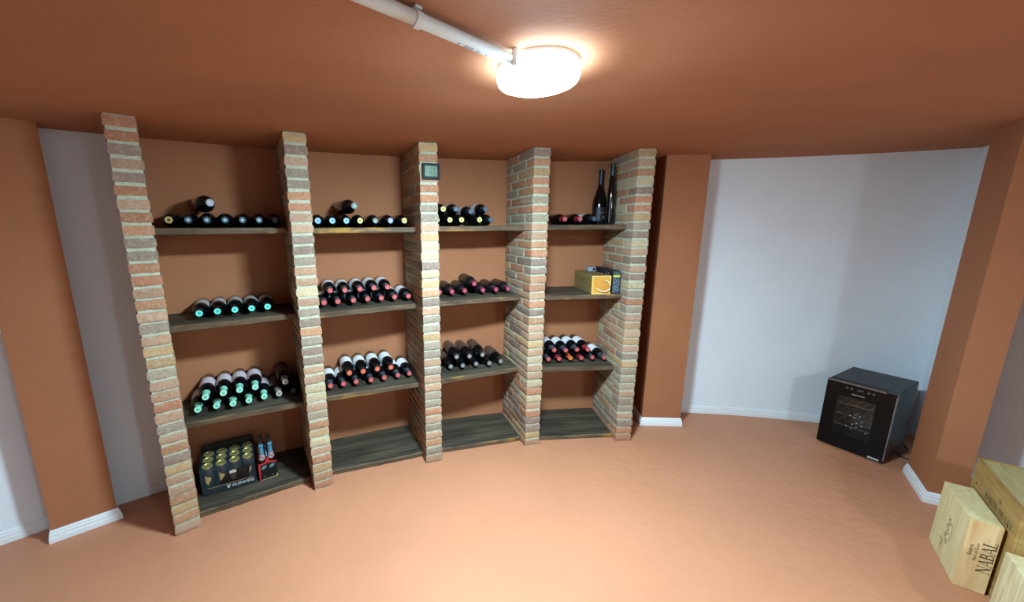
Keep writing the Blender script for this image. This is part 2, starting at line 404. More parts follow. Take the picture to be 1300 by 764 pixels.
def shelf(k, s):
    z, sl, sr = SHELF[(k, s)]; th = 0.034; rnd = random.Random(k * 10 + s)
    tl, tr = side_t(k, 0, sl) + .0015, side_t(k, 1, sr) - .0015
    tbl = side_t(k, 0, 0.47) + .0015; tbr = side_t(k, 1, 0.47) - .0015
    n = 24; org = bw(k, (tl + tr) / 2, 0.3); mb = MB(); rows = []
    z0 = max(0.002, z - th); ang = bang(k); A, u, W = BAY[k]
    for i in range(n + 1):
        f = i / n; t = tl + (tr - tl) * f; tb = tbl + (tbr - tbl) * f
        w = 0.004 * noise.noise(Vector((f * 5, k * 7.1, s * 3.3))) + 0.0015 * rnd.uniform(-1, 1)
        sf_ = sl + (sr - sl) * f
        dz = 0.003 * noise.noise(Vector((f * 4, k * 3.7 + 20, s * 5.3)))
        bs = back_s(k, tb) - .001
        rows.append([(t, sf_ + w, z0 + .003), (t, sf_ + w - .001 + dz * .5, z - .004), (t, sf_ + w + .006 + dz, z), (tb, bs, z), (tb, bs, z0), (t, sf_ + w + .004, z0)])
    vs = []
    for r in rows:
        for (t, q, zz) in r:
            p = bw(k, t, q) - org; c, sn = math.cos(-ang), math.sin(-ang)
            vs.append((p.x * c - p.y * sn, p.x * sn + p.y * c, zz - z0))
    top = []; edge = []
    for i in range(n):
        a = i * 6; b = a + 6
        edge += [(a, b, b + 1, a + 1), (a + 1, b + 1, b + 2, a + 2), (a + 5, b + 5, b, a)]
        top += [(a + 2, b + 2, b + 3, a + 3), (a + 3, b + 3, b + 4, a + 4), (a + 4, b + 4, b + 5, a + 5)]
    top += [(0, 1, 2, 3, 4, 5), tuple(n * 6 + j for j in range(6))[::-1]]
    mb.add(vs, top, 0); b0 = len(mb.v); mb.add(vs, edge, 1)
    me = mb.mesh('wooden_shelf', [M['shelf_top'], M['shelf_edge']])
    bm = bmesh.new(); bm.from_mesh(me); bmesh.ops.remove_doubles(bm, verts=bm.verts[:], dist=1e-6); bmesh.ops.recalc_face_normals(bm, faces=bm.faces[:]); bm.to_mesh(me); bm.free()
    o = obj('wooden_shelf', me, loc=(org.x, org.y, z0), rz=ang)
    tag(o, 'dark wooden plank %s, %s' % (SD[(k, s)], BAYN[k]), 'shelf', 'wooden shelves of the wine rack')
for k in range(4):
    for s in range(4): shelf(k, s)

# ------------------------------------------------------------------ wine bottles
RB, LB = 0.041, 0.30
GP = [(0, .001), (0, .030), (.004, .0385), (.011, RB), (.186, RB), (.200, .0398), (.213, .0352), (.226, .0262), (.237, .0188), (.248, .0160), (.262, .0152), (.290, .0150), (.291, .001)]
def ax(prof): return [(LB / 2 - a, r) for a, r in prof]
mbg = MB(); mbg.lathe(ax(GP), 28, 'Y', (0, 0, RB))
mbc = MB(); mbc.lathe(ax([(.236, .0205), (.245, .0172), (.255, .0168), (.285, .0168), (.286, .0176), (.299, .0176), (.3005, .0160), (.3003, .001)]), 22, 'Y', (0, 0, RB))
mbl = MB(); mbl.lathe(ax([(.072, RB + .0002), (.0722, RB + .0007), (.171, RB + .0007), (.1712, RB + .0002)]), 28, 'Y', (0, 0, RB), a0=PI / 2 - 2.3, a1=PI / 2 + 2.3)
mbe = MB(); mbe.lathe(ax([(.3003, .0172), (.3012, .0168), (.3016, .0085), (.3014, .0080)]), 22, 'Y', (0, 0, RB), 0); mbe.lathe(ax([(.3014, .0080), (.3014, .0006)]), 22, 'Y', (0, 0, RB), 1)
def g(name, c, rough=0.4, **k): return mat(name, c, rough, **k)
LBL = {'white': g('white paper label', (226, 228, 230), 0.6), 'mauve': g('mauve white paper label', (206, 192, 196), 0.6), 'brown': g('brown paper label', (78, 58, 48), 0.6), 'grey': g('grey paper label', (170, 172, 170), 0.6)}
CAP = {'black': g('black foil', (12, 12, 14), 0.35), 'mint': g('mint foil', (136, 204, 178), 0.4), 'slate': g('slate foil', (62, 66, 76), 0.35), 'plum': g('plum foil', (62, 34, 46), 0.4),
       'red': g('red foil', (146, 40, 48), 0.4), 'orange': g('orange foil', (206, 98, 40), 0.4), 'grey': g('grey foil', (150, 146, 136), 0.4), 'teal': g('dark teal foil', (24, 36, 46), 0.35)}
DISC = {'mint': ((106, 226, 206), (60, 168, 148)), 'mintcap': ((160, 224, 198), (96, 176, 146)), 'yellow': ((222, 212, 124), (150, 138, 70)), 'blue': ((150, 196, 226), (96, 138, 176)), 'gold': ((196, 168, 104), (70, 58, 40)),
        'green': ((92, 112, 104), (140, 156, 146)), 'violet': ((132, 140, 190), (186, 190, 216)), 'white': ((50, 80, 92), (178, 196, 204)), 'pearl': ((140, 146, 156), (160, 164, 172)), 'red': ((172, 70, 72), (196, 106, 100)), 'coral': ((190, 86, 62), (208, 116, 86)),
        'magenta': ((142, 46, 64), (172, 82, 96)), 'silver': ((104, 106, 106), (150, 152, 150)), 'dark': ((30, 34, 40), (44, 48, 54)), 'slateblue': ((52, 72, 92), (74, 96, 118)), 'orange': ((204, 98, 42), (222, 128, 70)), 'grey': ((176, 172, 160), (110, 106, 98))}
DM = {k: (g(k + ' cap face', a, 0.45), g(k + ' cap centre', b, 0.45)) for k, (a, b) in DISC.items()}
#       type: (glass, label, capsule, disc, words)
TYP = {'mintdisc': ('black', 'grey', 'black', 'mint', 'mint-capped'), 'mintcap': ('black', 'mauve', 'mint', 'mintcap', 'mint-necked'), 'greycap': ('brownglass', 'brown', 'grey', 'grey', 'grey-capped'),
       'shade': ('black', None, 'black', 'dark', 'dark-capped'), 'yellow': ('black', None, 'black', 'yellow', 'yellow-capped'), 'yellowl': ('black', 'white', 'black', 'yellow', 'yellow-capped'), 'blue': ('black', None, 'black', 'blue', 'pale-blue-capped'),  # 'shade' bottles have the shadow they lie in put into their cap colour
       'gold': ('black', None, 'black', 'gold', 'gold-capped'), 'green': ('black', None, 'black', 'green', 'green-capped'), 'violet': ('black', None, 'black', 'violet', 'violet-capped'), 'emblem': ('black', None, 'black', 'white', 'dark-capped'),
       'pearl': ('black', None, 'black', 'pearl', 'pale-capped'), 'red': ('black', 'white', 'slate', 'red', 'red-capped'), 'coral': ('black', 'white', 'black', 'coral', 'coral-capped'), 'plum': ('matte_glass', None, 'plum', 'magenta', 'plum-capped'),
       'silver': ('black', 'brown', 'black', 'silver', 'silver-capped'), 'navy': ('black', 'white', 'teal', 'slateblue', 'navy-capped'), 'redneck': ('black', 'white', 'red', 'red', 'red-necked'), 'orangeneck': ('black', 'white', 'orange', 'orange', 'orange-necked'),
       'redn': ('black', None, 'red', 'red', 'red-necked')}
ME = {}
def bottle_meshes(ty):
    gl, lb, cp, dc, _ = TYP[ty]
    def get(kind, key, mbx, ms, sm=35):
        kk = (kind, key)
        if kk not in ME: ME[kk] = mbx.mesh(kind, ms, sm)
        return ME[kk]
    return (get('glass_body', gl, mbg, M[gl]), get('paper_label', lb, mbl, LBL[lb]) if lb else None, get('capsule', cp, mbc, CAP[cp]), get('cap_face', dc, mbe, list(DM[dc])))
ORD = ['first', 'second', 'third', 'fourth', 'fifth', 'sixth', 'seventh', 'eighth']
def bottle(k, s, t, tip, z, ty, label, skew=0.0):
    """a bottle lying with its neck towards the room; t and tip place the cap, skew turns it about the upright"""
    body, lb, cp, dc = bottle_meshes(ty); ang = bang(k) + skew
    p = bw(k, t, tip); c = Vector((p.x - math.sin(ang) * LB / 2, p.y + math.cos(ang) * LB / 2))
    o = thing('wine_bottle', label, 'bottle', (c.x, c.y, z), ang, 'wine bottles on the %s shelf of the %s' % (SHN[s], BAYN[k]))
    obj('glass_body', body, o)
    if lb: obj('paper_label', lb, o)
    q = obj('capsule', cp, o); obj('cap_face', dc, q)
    if skew: o.scale = (1.1, 1.1, 1.1)
    return o
ROWS = {
 (0, 0): ([.033, .116, .199, .283, .366, .449, .532], ['gold', 'emblem', 'emblem', 'emblem', 'emblem', 'emblem', 'shade'], [], []),
 (0, 1): ([.106, .191, .276, .361, .445], ['mintdisc'] * 5, [], []),
 (0, 2): ([.033, .125, .208, .291, .374, .457, .541], ['mintcap'] * 5 + ['greycap', 'shade'], [.079, .1665, .2495, .3325, .499], ['mintcap'] * 4 + ['greycap']),
 (1, 0): ([.033, .116, .199, .283, .377, .473, .565], ['blue', 'blue', 'blue', 'yellow', 'green', 'violet', 'yellow'], [], []),
 (1, 1): ([.033, .116, .213, .305, .394, .484, .577], ['red'] * 7, [.0745, .1645, .259, .3495, .439], ['red'] * 5),
 (1, 2): ([.033, .116, .199, .297, .389, .485, .568], ['red'] * 7, [.1575, .248, .343, .437], ['coral'] * 4),
 (2, 0): ([.030, .116, .201, .326, .4085], ['yellow', 'yellow', 'yellow', 'yellow', 'navy'], [.073, .1585, .264, .367], ['yellowl', 'navy', 'navy', 'navy']),
 (2, 1): ([.043, .131, .227, .361, .459, .555], ['plum'] * 6, [.294], ['plum']),
 (2, 2): ([.030, .115, .205, .310, .409, .505], ['silver'] * 6, [.160, .258, .359], ['silver'] * 3),
 (3, 0): ([.190, .300, .405], ['redn', 'redn', 'navy'], [], []),
 (3, 2): ([.109, .192, .286, .369, .460, .547], ['red', 'redneck', 'orangeneck', 'redneck', 'red', 'red'], [.150, .239, .3275, .415], ['red', 'red', 'red', 'redneck'])}
TIP = {(0, 0): .20, (0, 1): .205, (0, 2): .20, (1, 0): .20, (1, 1): .205, (1, 2): .20, (2, 0): .20, (2, 1): .215, (2, 2): .205, (3, 0): .20, (3, 2): .19}
for (k, s), (lo, lt, up, ut) in ROWS.items():
    zt = SHELF[(k, s)][0] + .0005; rnd = random.Random(k * 31 + s)
    for i, t in enumerate(lo):
        row = ' in lower row' if up else ''
        bottle(k, s, t, TIP[(k, s)] + rnd.uniform(-.008, .008), zt, lt[i], '%s wine bottle, %s from left%s, %s shelf, %s' % (TYP[lt[i]][4], ORD[i], row, SHN[s], BAYN[k]))
    for i, t in enumerate(up):
        h = max([math.sqrt((2 * RB + .0012) ** 2 - (t - q) ** 2) for q in lo if abs(t - q) < 2 * RB + .001] or [0])
        bottle(k, s, t, TIP[(k, s)] + rnd.uniform(-.006, .006), zt + h, ut[i], '%s wine bottle, %s from left in upper row, %s shelf, %s' % (TYP[ut[i]][4], ORD[i], SHN[s], BAYN[k]) if len(up) > 1 else '%s wine bottle lying alone atop the row, %s shelf, %s' % (TYP[ut[i]][4], SHN[s], BAYN[k]))
# the two turned bottles lying across the top rows
bottle(0, 0, .222, .175, SHELF[(0, 0)][0] + 2 * RB + .002, 'pearl', 'dark wine bottle lying askew on top of the top-shelf row, leftmost bay', skew=0.24)
bottle(1, 0, .244, .175, SHELF[(1, 0)][0] + 2 * RB + .002, 'green', 'dark wine bottle lying askew on top of the top-shelf row, second bay', skew=0.18)

# tall standing bottles on the top shelf of the rightmost bay
def standing(name, label, prof, k, t, s, z, m, extra=None):
    p = bw(k, t, s); o = thing(name, label, 'bottle', (p.x, p.y, z), bang(k))
    mb = MB(); mb.lathe(prof, 28); obj('glass_body', mb.mesh('glass_body', m, 35), o)
    return o
zt = SHELF[(3, 0)][0] + .0005
o = standing('magnum_bottle', 'large dark sloping-shouldered bottle standing behind the slender one, top shelf', [(0, .001), (0, .046), (.005, .053), (.15, .054), (.19, .050), (.24, .034), (.285, .021), (.33, .0165), (.375, .0160), (.376, .001)], 3, .545, .425, zt, M['black'])
mb = MB(); mb.lathe([(.300, .0195), (.33, .0180), (.388, .0176), (.388, .0192), (.412, .0192), (.414, .017), (.414, .001)], 22); obj('capsule', mb.mesh('capsule', CAP['teal'], 35), o)
mb = MB(); mb.lathe([(.03, .0545), (.13, .0548)], 20, a0=-PI / 2 - .9, a1=-PI / 2 + .9); obj('paper_label', mb.mesh('paper_label', g('dark label', (30, 32, 38), 0.5), 35), o)
mb = MB(); mb.lathe([(.09, .0551), (.093, .0552)], 14, a0=-PI / 2 - .5, a1=-PI / 2 + .2); mb.lathe([(.05, .0551), (.062, .0552)], 6, a0=-PI / 2 + .1, a1=-PI / 2 + .35); obj('gold_print', mb.mesh('gold_print', g('gold print', (176, 140, 70), 0.4), 35), o)
o = standing('slender_bottle', 'tall slender dark bottle standing at the right end of the top shelf', [(0, .001), (0, .023), (.004, .0265), (.20, .0265), (.25, .0245), (.30, .0190), (.34, .0165), (.395, .0160), (.396, .001)], 3, .538, .235, zt, M['black'])
mb = MB(); mb.lathe([(.345, .0178), (.40, .0172), (.402, .019), (.424, .019), (.426, .017), (.426, .001)], 22); obj('capsule', mb.mesh('capsule', CAP['teal'], 35), o)
mb = MB(); mb.lathe([(.02, .0269), (.19, .0270)], 8, a0=-PI / 2 - .70, a1=-PI / 2 - .55); obj('paper_label', mb.mesh('paper_label', g('painted side highlight', (104, 96, 72), 0.5), 35), o)  # narrow pale strip painted on the glass as a highlight, not real paper

# ------------------------------------------------------------------ gift box, dark carton and little gadget on the rightmost bay's second shelf
zt = SHELF[(3, 1)][0] + .0005
p = bw(3, .368, .094); A0 = bang(3)
o = thing('wooden_gift_box', 'small light wooden box with a white rope handle, on the rightmost bay', 'box', (p.x, p.y, zt), A0 - 0.055)
M['gift_side'] = wood('gift box side', (112, 94, 54), (140, 120, 76), scale=(26, 2.5, 26)); M['gift_end'] = wood('gift box end', (190, 132, 48), (212, 158, 70), scale=(5, 20, 20))
mb = MB(); w_, d_, h_ = .136, .352, .134
mb.box(0, w_, .006, d_, 0, h_, 0, bev=.0015); obj('box_body', mb.mesh('box_body', M['gift_side']), o)
mb = MB(); mb.box(.0, w_, -.004, .006, 0, h_, 0, bev=.0015); e = obj('end_panel', mb.mesh('end_panel', M['gift_end']), o)
mb = MB()
for (x0, x1, z0, z1) in ((0, .010, 0, h_), (w_ - .010, w_, 0, h_), (.010, w_ - .010, h_ - .009, h_), (.010, w_ - .010, 0, .009)): mb.box(x0, x1, -.0065, -.0042, z0, z1)
obj('end_frame', mb.mesh('end_frame', wood('gift box frame', (214, 176, 92), (226, 190, 110))), o)
rp = [(.094, -.004, .102), (.098, -.018, .100), (.112, -.027, .088), (.122, -.030, .068), (.120, -.031, .045), (.104, -.030, .028), (.082, -.027, .022), (.060, -.022, .026), (.044, -.012, .036), (.040, -.004, .040)]
mb = MB(); mb.tube(rp, .0042, 8); obj('rope_handle', mb.mesh('rope_handle', mat('white rope', (226, 216, 186), 0.8, noise_amt=.3, noise_scale=300), 60), o)
mb = MB(); pts = []
for i in range(20): a = 2 * PI * i / 20; pts.append((-.0006, .19 + .03 * math.cos(a), .085 + .022 * math.sin(a)))
mb.tube(pts + [pts[0]], .0012, 5); mb.box(-.0012, -.0002, .185, .195, .075, .092); obj('branded_mark', mb.mesh('branded_mark', M['ink']), o)
p = bw(3, .5225, .098)
o = thing('dark_carton', 'tall black printed carton standing between wooden box and last pillar', 'box', (p.x, p.y, zt), A0 - 0.050)
mb = MB(); mb.box(0, .058, 0, .325, 0, .166, 0, bev=.002); obj('carton_body', mb.mesh('carton_body', g('black carton', (24, 22, 28), 0.5)), o)
mb = MB(); mb.box(.003, .055, -.0012, -.0002, .003, .163, 0)
mb.box(.004, .054, -.0018, -.0012, .118, .136, 1)
for i in range(5):
    for j in range(8):
        if (i * 3 + j * 5) % 7 < 5: mb.box(.006 + i * .0096, .012 + i * .0096, -.0018, -.0012, .010 + j * .0128, .010 + j * .0128 + (.006 if (i + j) % 2 else .009), 2)
for i in range(3): mb.box(.006 + i * .016, .016 + i * .016, -.0018, -.0012, .142, .157, 3)
obj('printed_end', mb.mesh('printed_end', [g('carton blue', (48, 60, 72), 0.5), g('carton lime', (176, 186, 80), 0.5), g('carton print', (120, 138, 150), 0.5), g('carton grey', (78, 92, 96), 0.5)]), o)
mb = MB()
for y0, h0 in ((.10, .03), (.17, .018), (.06, .03)): mb.box(-.0008, 0.0, y0, y0 + .012, .12, .12 + h0)
obj('side_print', mb.mesh('side_print', g('carton violet print', (120, 100, 120), 0.5)), o)
p = bw(3, .455, .36)
o = thing('grey_gadget', 'small grey box with a dark window lying on the wooden gift box', 'gadget', (p.x, p.y, zt + h_ + .0005), A0 - 0.1)
mb = MB(); mb.box(0, .062, 0, .05, 0, .032, 0, bev=.003); obj('gadget_body', mb.mesh('gadget_body', g('grey plastic', (134, 150, 160), 0.45)), o)
mb = MB(); mb.box(.038, .054, -.0015, -.0002, .006, .027); obj('dark_window', mb.mesh('dark_window', M['plastic_black']), o)

# ------------------------------------------------------------------ beer on the floor plank of the leftmost bay
zt = SHELF[(0, 3)][0] + .0005; A0 = bang(0)
p = bw(0, -.006, .232)
M['can'] = g('black can', (16, 16, 18), 0.3); M['canlid'] = mat('gold can lid', (190, 176, 92), 0.35, metal=0.7)
def film(name, col, alpha, rough=0.12):
    m = bpy.data.materials.new(name); m.use_nodes = True; nt = m.node_tree; N = nt.nodes; L = nt.links
    b = N['Principled BSDF']; b.inputs['Base Color'].default_value = lin(col); b.inputs['Roughness'].default_value = rough; b.inputs['Alpha'].default_value = alpha
    tc = N.new('ShaderNodeTexCoord'); n = N.new('ShaderNodeTexNoise'); n.inputs['Scale'].default_value = 22; n.inputs['Detail'].default_value = 3; n.inputs['Distortion'].default_value = 1.5
    L.new(tc.outputs['Object'], n.inputs['Vector']); bp = N.new('ShaderNodeBump'); bp.inputs['Strength'].default_value = 1.0; bp.inputs['Distance'].default_value = 0.02
    L.new(n.outputs['Fac'], bp.inputs['Height']); L.new(bp.outputs['Normal'], b.inputs['Normal']); return m
o = thing('beer_can_pack', 'shrink-wrapped pack of gold-topped black beer cans on the bottom plank', 'beer pack', (p.x, p.y, zt), A0)
CP = .0715; CR = .0335; CHT = .165
mb = MB(); mb.box(-.0005, 4 * CP + .0005, -.0005, 3 * CP + .0005, 0, .004); mb.box(-.002, 4 * CP + .002, 3 * CP, 3 * CP + .003, 0, .21); mb.box(-.004, -.002, -.001, 3 * CP + .003, 0, .175); obj('cardboard_tray', mb.mesh('cardboard_tray', g('black cardboard', (14, 14, 16), 0.5)), o)
mb = MB(); mb.lathe([(0, .001), (0, .024), (.006, CR - .002), (.010, CR), (.148, CR), (.158, .029)], 22); canme = mb.mesh('can', M['can'], 35)
mb = MB(); mb.lathe([(.158, .0291), (.164, .0288), (.165, .0275), (.162, .026), (.160, .024), (.160, .001)], 22); mb.box(-.004, .006, -.011, .011, .1603, .1616); lidme = mb.mesh('can_lid', M['canlid'], 35)
mb = MB()
for i in range(13):
    a0 = -PI / 2 - .45 + .9 * i / 13; a1 = a0 + .9 / 13; f = (i + .5) / 13; zlo = .055 + .055 * abs(f - .35) ; zhi = .118 - .02 * f
    mb.lathe([(zlo, CR + .0006), (zhi, CR + .0006)], 1, a0=a0, a1=a1)
harpme = mb.mesh('harp_emblem', mat('gold emblem', (196, 160, 88), 0.35, metal=0.3))
for j in range(3):
    for i in range(4):
        c = obj('can', canme, o, (CP * (i + .5), CP * (j + .5), .0045)); obj('can_lid', lidme, c)
        if j == 0: obj('harp_emblem', harpme, c)
# film: a sagging skin over the cans
def film_skin():
    mb = MB(); nx, ny = 34, 22; X1, Y1, zt_ = 4 * CP + .001, 3 * CP - .001, .172; vs = []; prof = []
    for i in range(8): prof.append((-.003, .004 + .15 * i / 7))
    for i in range(ny): f = i / (ny - 1); prof.append((-.001 + (Y1 + .001) * f, zt_))
    for (y, z) in prof:
        for i in range(nx + 1):
            x = -.0015 + (X1 + .002) * i / nx; zz = z; yy = y
            w = noise.noise(Vector((x * 28, y * 28, z * 28))) * .0035
            if z >= zt_:
                dx = min(abs(x - CP * (q + .5)) for q in range(4)); dy = min(abs(y - CP * (q + .5)) for q in range(3)); dd = math.hypot(dx, dy)
                zz = .172 - max(0, dd - .028) * .35 + w * .4
            else: yy = y - .001 - abs(w)
            vs.append((x, yy, zz))
    fs = []; k = nx + 1
    for j in range(len(prof) - 1):
        for i in range(nx): fs.append((j * k + i, j * k + i + 1, (j + 1) * k + i + 1, (j + 1) * k + i))
    mb.add(vs, fs)
    return mb.mesh('shrink_wrap', film('clear shrink film', (120, 146, 160), 0.09), 60)
wrap = obj('shrink_wrap', film_skin(), o)
mb = MB(); yy = -.0085
mb.add([(.085, yy, .048), (.245, yy, .048), (.262, yy, .135), (.125, yy, .105)], [(0, 1, 2, 3)], 0)
mb.add([(.03, yy - .0004, .040), (.265, yy - .0004, .040), (.265, yy - .0004, .043), (.03, yy - .0004, .043)], [(0, 1, 2, 3)], 1)
mb.add([(.005, yy, .006), (.283, yy, .006), (.283, yy, .039), (.005, yy, .039)], [(0, 1, 2, 3)], 2)
mb.add([(.155, yy - .0006, .030 + .03), (.175, yy - .0006, .060), (.183, yy - .0006, .118), (.147, yy - .0006, .118)], [(0, 1, 2, 3)], 3)
mb.add([(.147, yy - .0008, .104), (.183, yy - .0008, .104), (.184, yy - .0008, .122), (.146, yy - .0008, .122)], [(0, 1, 2, 3)], 4)
pp = obj('printed_film', mb.mesh('printed_film', [g('film black', (10, 11, 13), 0.3), g('film gold line', (168, 128, 84), 0.4), g('film slate', (38, 46, 50), 0.25), g('film stout', (60, 52, 48), 0.3), g('film cream', (186, 178, 160), 0.4)]), o)
tm = text_mesh('brand_lettering', 'GUINNESS', .026, g('pale print', (200, 206, 206), 0.5)); t_ = obj('brand_lettering', tm, pp, (.212, yy - .001, .022)); t_.rotation_euler = (PI / 2, 0, 0)
mb = MB(); hx, hz = .136, .022
mb.add([(hx - .009, yy - .001, hz + .012), (hx - .009, yy - .001, hz - .002), (hx - .004, yy - .001, hz - .013), (hx - .001, yy - .001, hz - .013), (hx - .005, yy - .001, hz), (hx - .005, yy - .001, hz + .012)], [(0, 1, 2, 3, 4, 5)])
mb.add([(hx - .006, yy - .001, hz + .013), (hx, yy - .001, hz + .008), (hx + .009, yy - .001, hz + .013), (hx + .009, yy - .001, hz + .009), (hx, yy - .001, hz + .004), (hx - .006, yy - .001, hz + .009)], [(0, 1, 2, 3, 4, 5)])
for q in range(3): mb.add([(hx - .001 + q * .003, yy - .001, hz + .006), (hx + .0003 + q * .003, yy - .001, hz + .006), (hx - .0017 + q * .002, yy - .001, hz - .011), (hx - .003 + q * .002, yy - .001, hz - .011)], [(0, 1, 2, 3)])
obj('harp_emblem', mb.mesh('harp_emblem', g('pale harp print', (200, 206, 206), 0.5)), pp)

p = bw(0, .298, .214)
o = thing('beer_bottle_carrier', 'cardboard carrier of beer bottles with blue necks, beside the can pack', 'beer pack', (p.x, p.y, zt), A0 + .06)
mb = MB(); w_, d_ = .104, .155
mb.box(0, w_, 0, d_, 0, .004, 0); mb.box(0, w_, -.001, .001, 0, .105, 0); mb.box(0, w_, d_ - .001, d_ + .001, 0, .105, 0); mb.box(-.001, .001, 0, d_, 0, .125, 0); mb.box(w_ - .001, w_ + .001, 0, d_, 0, .125, 0)
mb.box(w_ / 2 - .001, w_ / 2 + .001, 0, d_, 0, .150, 1)
obj('carton', mb.mesh('carton', [g('carrier black', (12, 11, 12), 0.4), g('carrier red', (176, 34, 36), 0.45)]), o)
mb = MB(); q = -.0022
for pts in ([(0, .112), (w_ * .5, .122), (w_, .112), (w_, .104), (w_ * .5, .110), (0, .102)], [(-.001, 0), (.006, 0), (.010, .105), (-.001, .110)], [(.038, .122), (.052, .150), (.066, .122), (.052, .112)]):
    mb.add([(x, q, z) for x, z in pts], [tuple(range(len(pts)))])
mb.box(-.002, -.0012, 0, d_, .095, .122); obj('red_border', mb.mesh('red_border', g('carrier red edge', (186, 36, 38), 0.45)), o)
mb = MB()
for x0 in (.016, .062):
    mb.add([(x0, q, .07), (x0 + .026, q, .082), (x0 + .028, q, .098), (x0 + .004, q, .090)], [(0, 1, 2, 3)], 0); mb.add([(x0 + .004, q, .014), (x0 + .020, q, .016), (x0 + .018, q, .030), (x0 + .006, q, .028)], [(0, 1, 2, 3)], 1)
obj('printed_picture', mb.mesh('printed_picture', [g('carrier blue print', (96, 130, 146), 0.4), g('carrier grey print', (62, 66, 66), 0.4)]), o)
mb = MB(); mb.add([(w_ - .014, q, 0), (w_, q, 0), (w_, q, .022), (w_ - .005, q, .018)], [(0, 1, 2, 3)]); mb.add([(.008, q, 0), (.09, q, 0), (.09, q, .006), (.008, q, .004)], [(0, 1, 2, 3)]); obj('torn_edge', mb.mesh('torn_edge', g('raw cardboard', (176, 146, 96), 0.8)), o)
BR = .0235
mb = MB(); mb.lathe([(0, .001), (0, .019), (.004, BR), (.115, BR), (.140, .019), (.160, .0125), (.205, .0115), (.206, .001)], 18); bbm = mb.mesh('beer_bottle', M['brownglass'], 35)
mb = MB(); mb.lathe([(.168, .0132), (.195, .0128), (.214, .0132), (.216, .0146), (.224, .0142), (.226, .011), (.226, .001)], 16); bcm = mb.mesh('neck_foil', mat('blue neck foil', (92, 160, 190), 0.25, metal=0.4), 35)
mb = MB(); mb.lathe([(.128, .0226), (.150, .0162), (.165, .0136)], 16); nlm = mb.mesh('neck_label', mat('red neck label', (158, 70, 74), 0.5, noise_amt=.5, noise_scale=90, dark=(150, 170, 170)), 35)
mb = MB(); mb.lathe([(.216, .0146), (.224, .0142), (.226, .011), (.226, .001)], 16); gcm = mb.mesh('crown_cap', mat('dark crown cap', (70, 60, 44), 0.3, metal=0.6), 35)
for j in range(3):
    for i in range(2):
        b_ = obj('beer_bottle', bbm, o, (.0265 + i * .0505, .027 + j * .0505, .0045))
        obj('neck_label', nlm, b_)
        obj('neck_foil', bcm, b_) if j == 0 else obj('crown_cap', gcm, b_)
mb = MB(); mb.tube([(.052, .01, .150), (.052, .03, .172), (.052, .12, .172), (.052, .145, .150)], .004, 6); obj('carrier_handle', mb.mesh('carrier_handle', g('carrier blue handle', (46, 104, 150), 0.4)), o)

# ------------------------------------------------------------------ hygrometer on the middle pillar
x, y, a = PF[2]; a = math.radians(a)
e = Vector((x, y)) + Vector((math.cos(a), math.sin(a))) * .010 - Vector((-math.sin(a), math.cos(a))) * .0075
o = thing('digital_hygrometer', 'small square digital hygrometer with black frame on the middle pillar', 'hygrometer', (e.x, e.y, 1.884), a)
mb = MB(); mb.box(-.054, .054, -.014, 0, 0, .092, 0, bev=.003); obj('frame', mb.mesh('frame', M['plastic_black'], 40), o)
M['lcd'] = g('grey green lcd', (96, 122, 98), 0.5); M['seg'] = g('lcd segment', (38, 52, 46), 0.5)
mb = MB(); mb.box(-.040, .036, -.0148, -.0135, .016, .077, 0); lcd = obj('screen', mb.mesh('screen', M['lcd']), o)
SEG = {'1': 'bc', '3': 'abgcd', '7': 'abcf', '0': 'abcdef', 'C': 'adef'}
def digit(mb, ch, x, z, w, h, t=.0026):
    S = {'a': (0, w, h - t, h), 'd': (0, w, 0, t), 'g': (0, w, h / 2 - t / 2, h / 2 + t / 2), 'f': (0, t, h / 2, h), 'e': (0, t, 0, h / 2), 'b': (w - t, w, h / 2, h), 'c': (w - t, w, 0, h / 2)}
    for c in SEG[ch]:
        x0, x1, z0, z1 = S[c]; mb.box(x + x0, x + x1, -.0155, -.0147, z + z0, z + z1)
mb = MB(); digit(mb, '1', -.012, .050, .013, .024); digit(mb, '3', .009, .050, .013, .024); digit(mb, '7', -.012, .018, .013, .025); digit(mb, '0', .009, .018, .013, .025)
digit(mb, 'C', .026, .064, .005, .009, .0014)
mb.add([(.025, -.0152, .024), (.0265, -.0152, .024), (.034, -.0152, .034), (.0325, -.0152, .034)], [(0, 1, 2, 3)]); mb.box(.025, .028, -.0155, -.0147, .031, .034); mb.box(.031, .034, -.0155, -.0147, .024, .027)
obj('digits', mb.mesh('digits', M['seg']), lcd)

# ------------------------------------------------------------------ wine cooler
FX, FY, FA = 2.7373, 2.5691, -1.0856
FW, FD, FH = .340, .445, .508
o = thing('wine_cooler', 'black wine cooler with a glass window, standing on the floor by the white wall', 'wine cooler', (FX, FY, 0), FA)
M['cab'] = mat('black steel cabinet', (20, 25, 30), 0.42, spec=0.5, noise_amt=.05, noise_scale=200); M['gloss'] = mat('gloss black door', (5, 5, 6), 0.16, spec=0.22)
T = .012; f0 = .018
mb = MB(); y0 = .046
mb.box(.004, FW - .002, y0, FD, FH - T - .002, FH, 0, bev=.003); mb.box(.004, .004 + T, y0, FD, f0, FH - T - .001, 0); mb.box(FW - .002 - T, FW - .002, y0, FD, f0, FH - T - .001, 0); mb.box(.004 + T, FW - .002 - T, FD - .05, FD, f0, FH - T - .001, 0); mb.box(.004 + T, FW - .002 - T, y0, FD - .05, f0, f0 + .05, 0)
obj('cabinet', mb.mesh('cabinet', M['cab']), o)
wx0, wx1, wz0, wz1 = .064, .256, .112, .402
mb = MB(); dz0, dz1 = .014, FH - .004
mb.box(0, wx0, 0, .040, dz0, dz1); mb.box(wx1, FW, 0, .040, dz0, dz1); mb.box(wx0, wx1, 0, .040, dz0, wz0); mb.box(wx0, wx1, 0, .040, wz1, dz1)
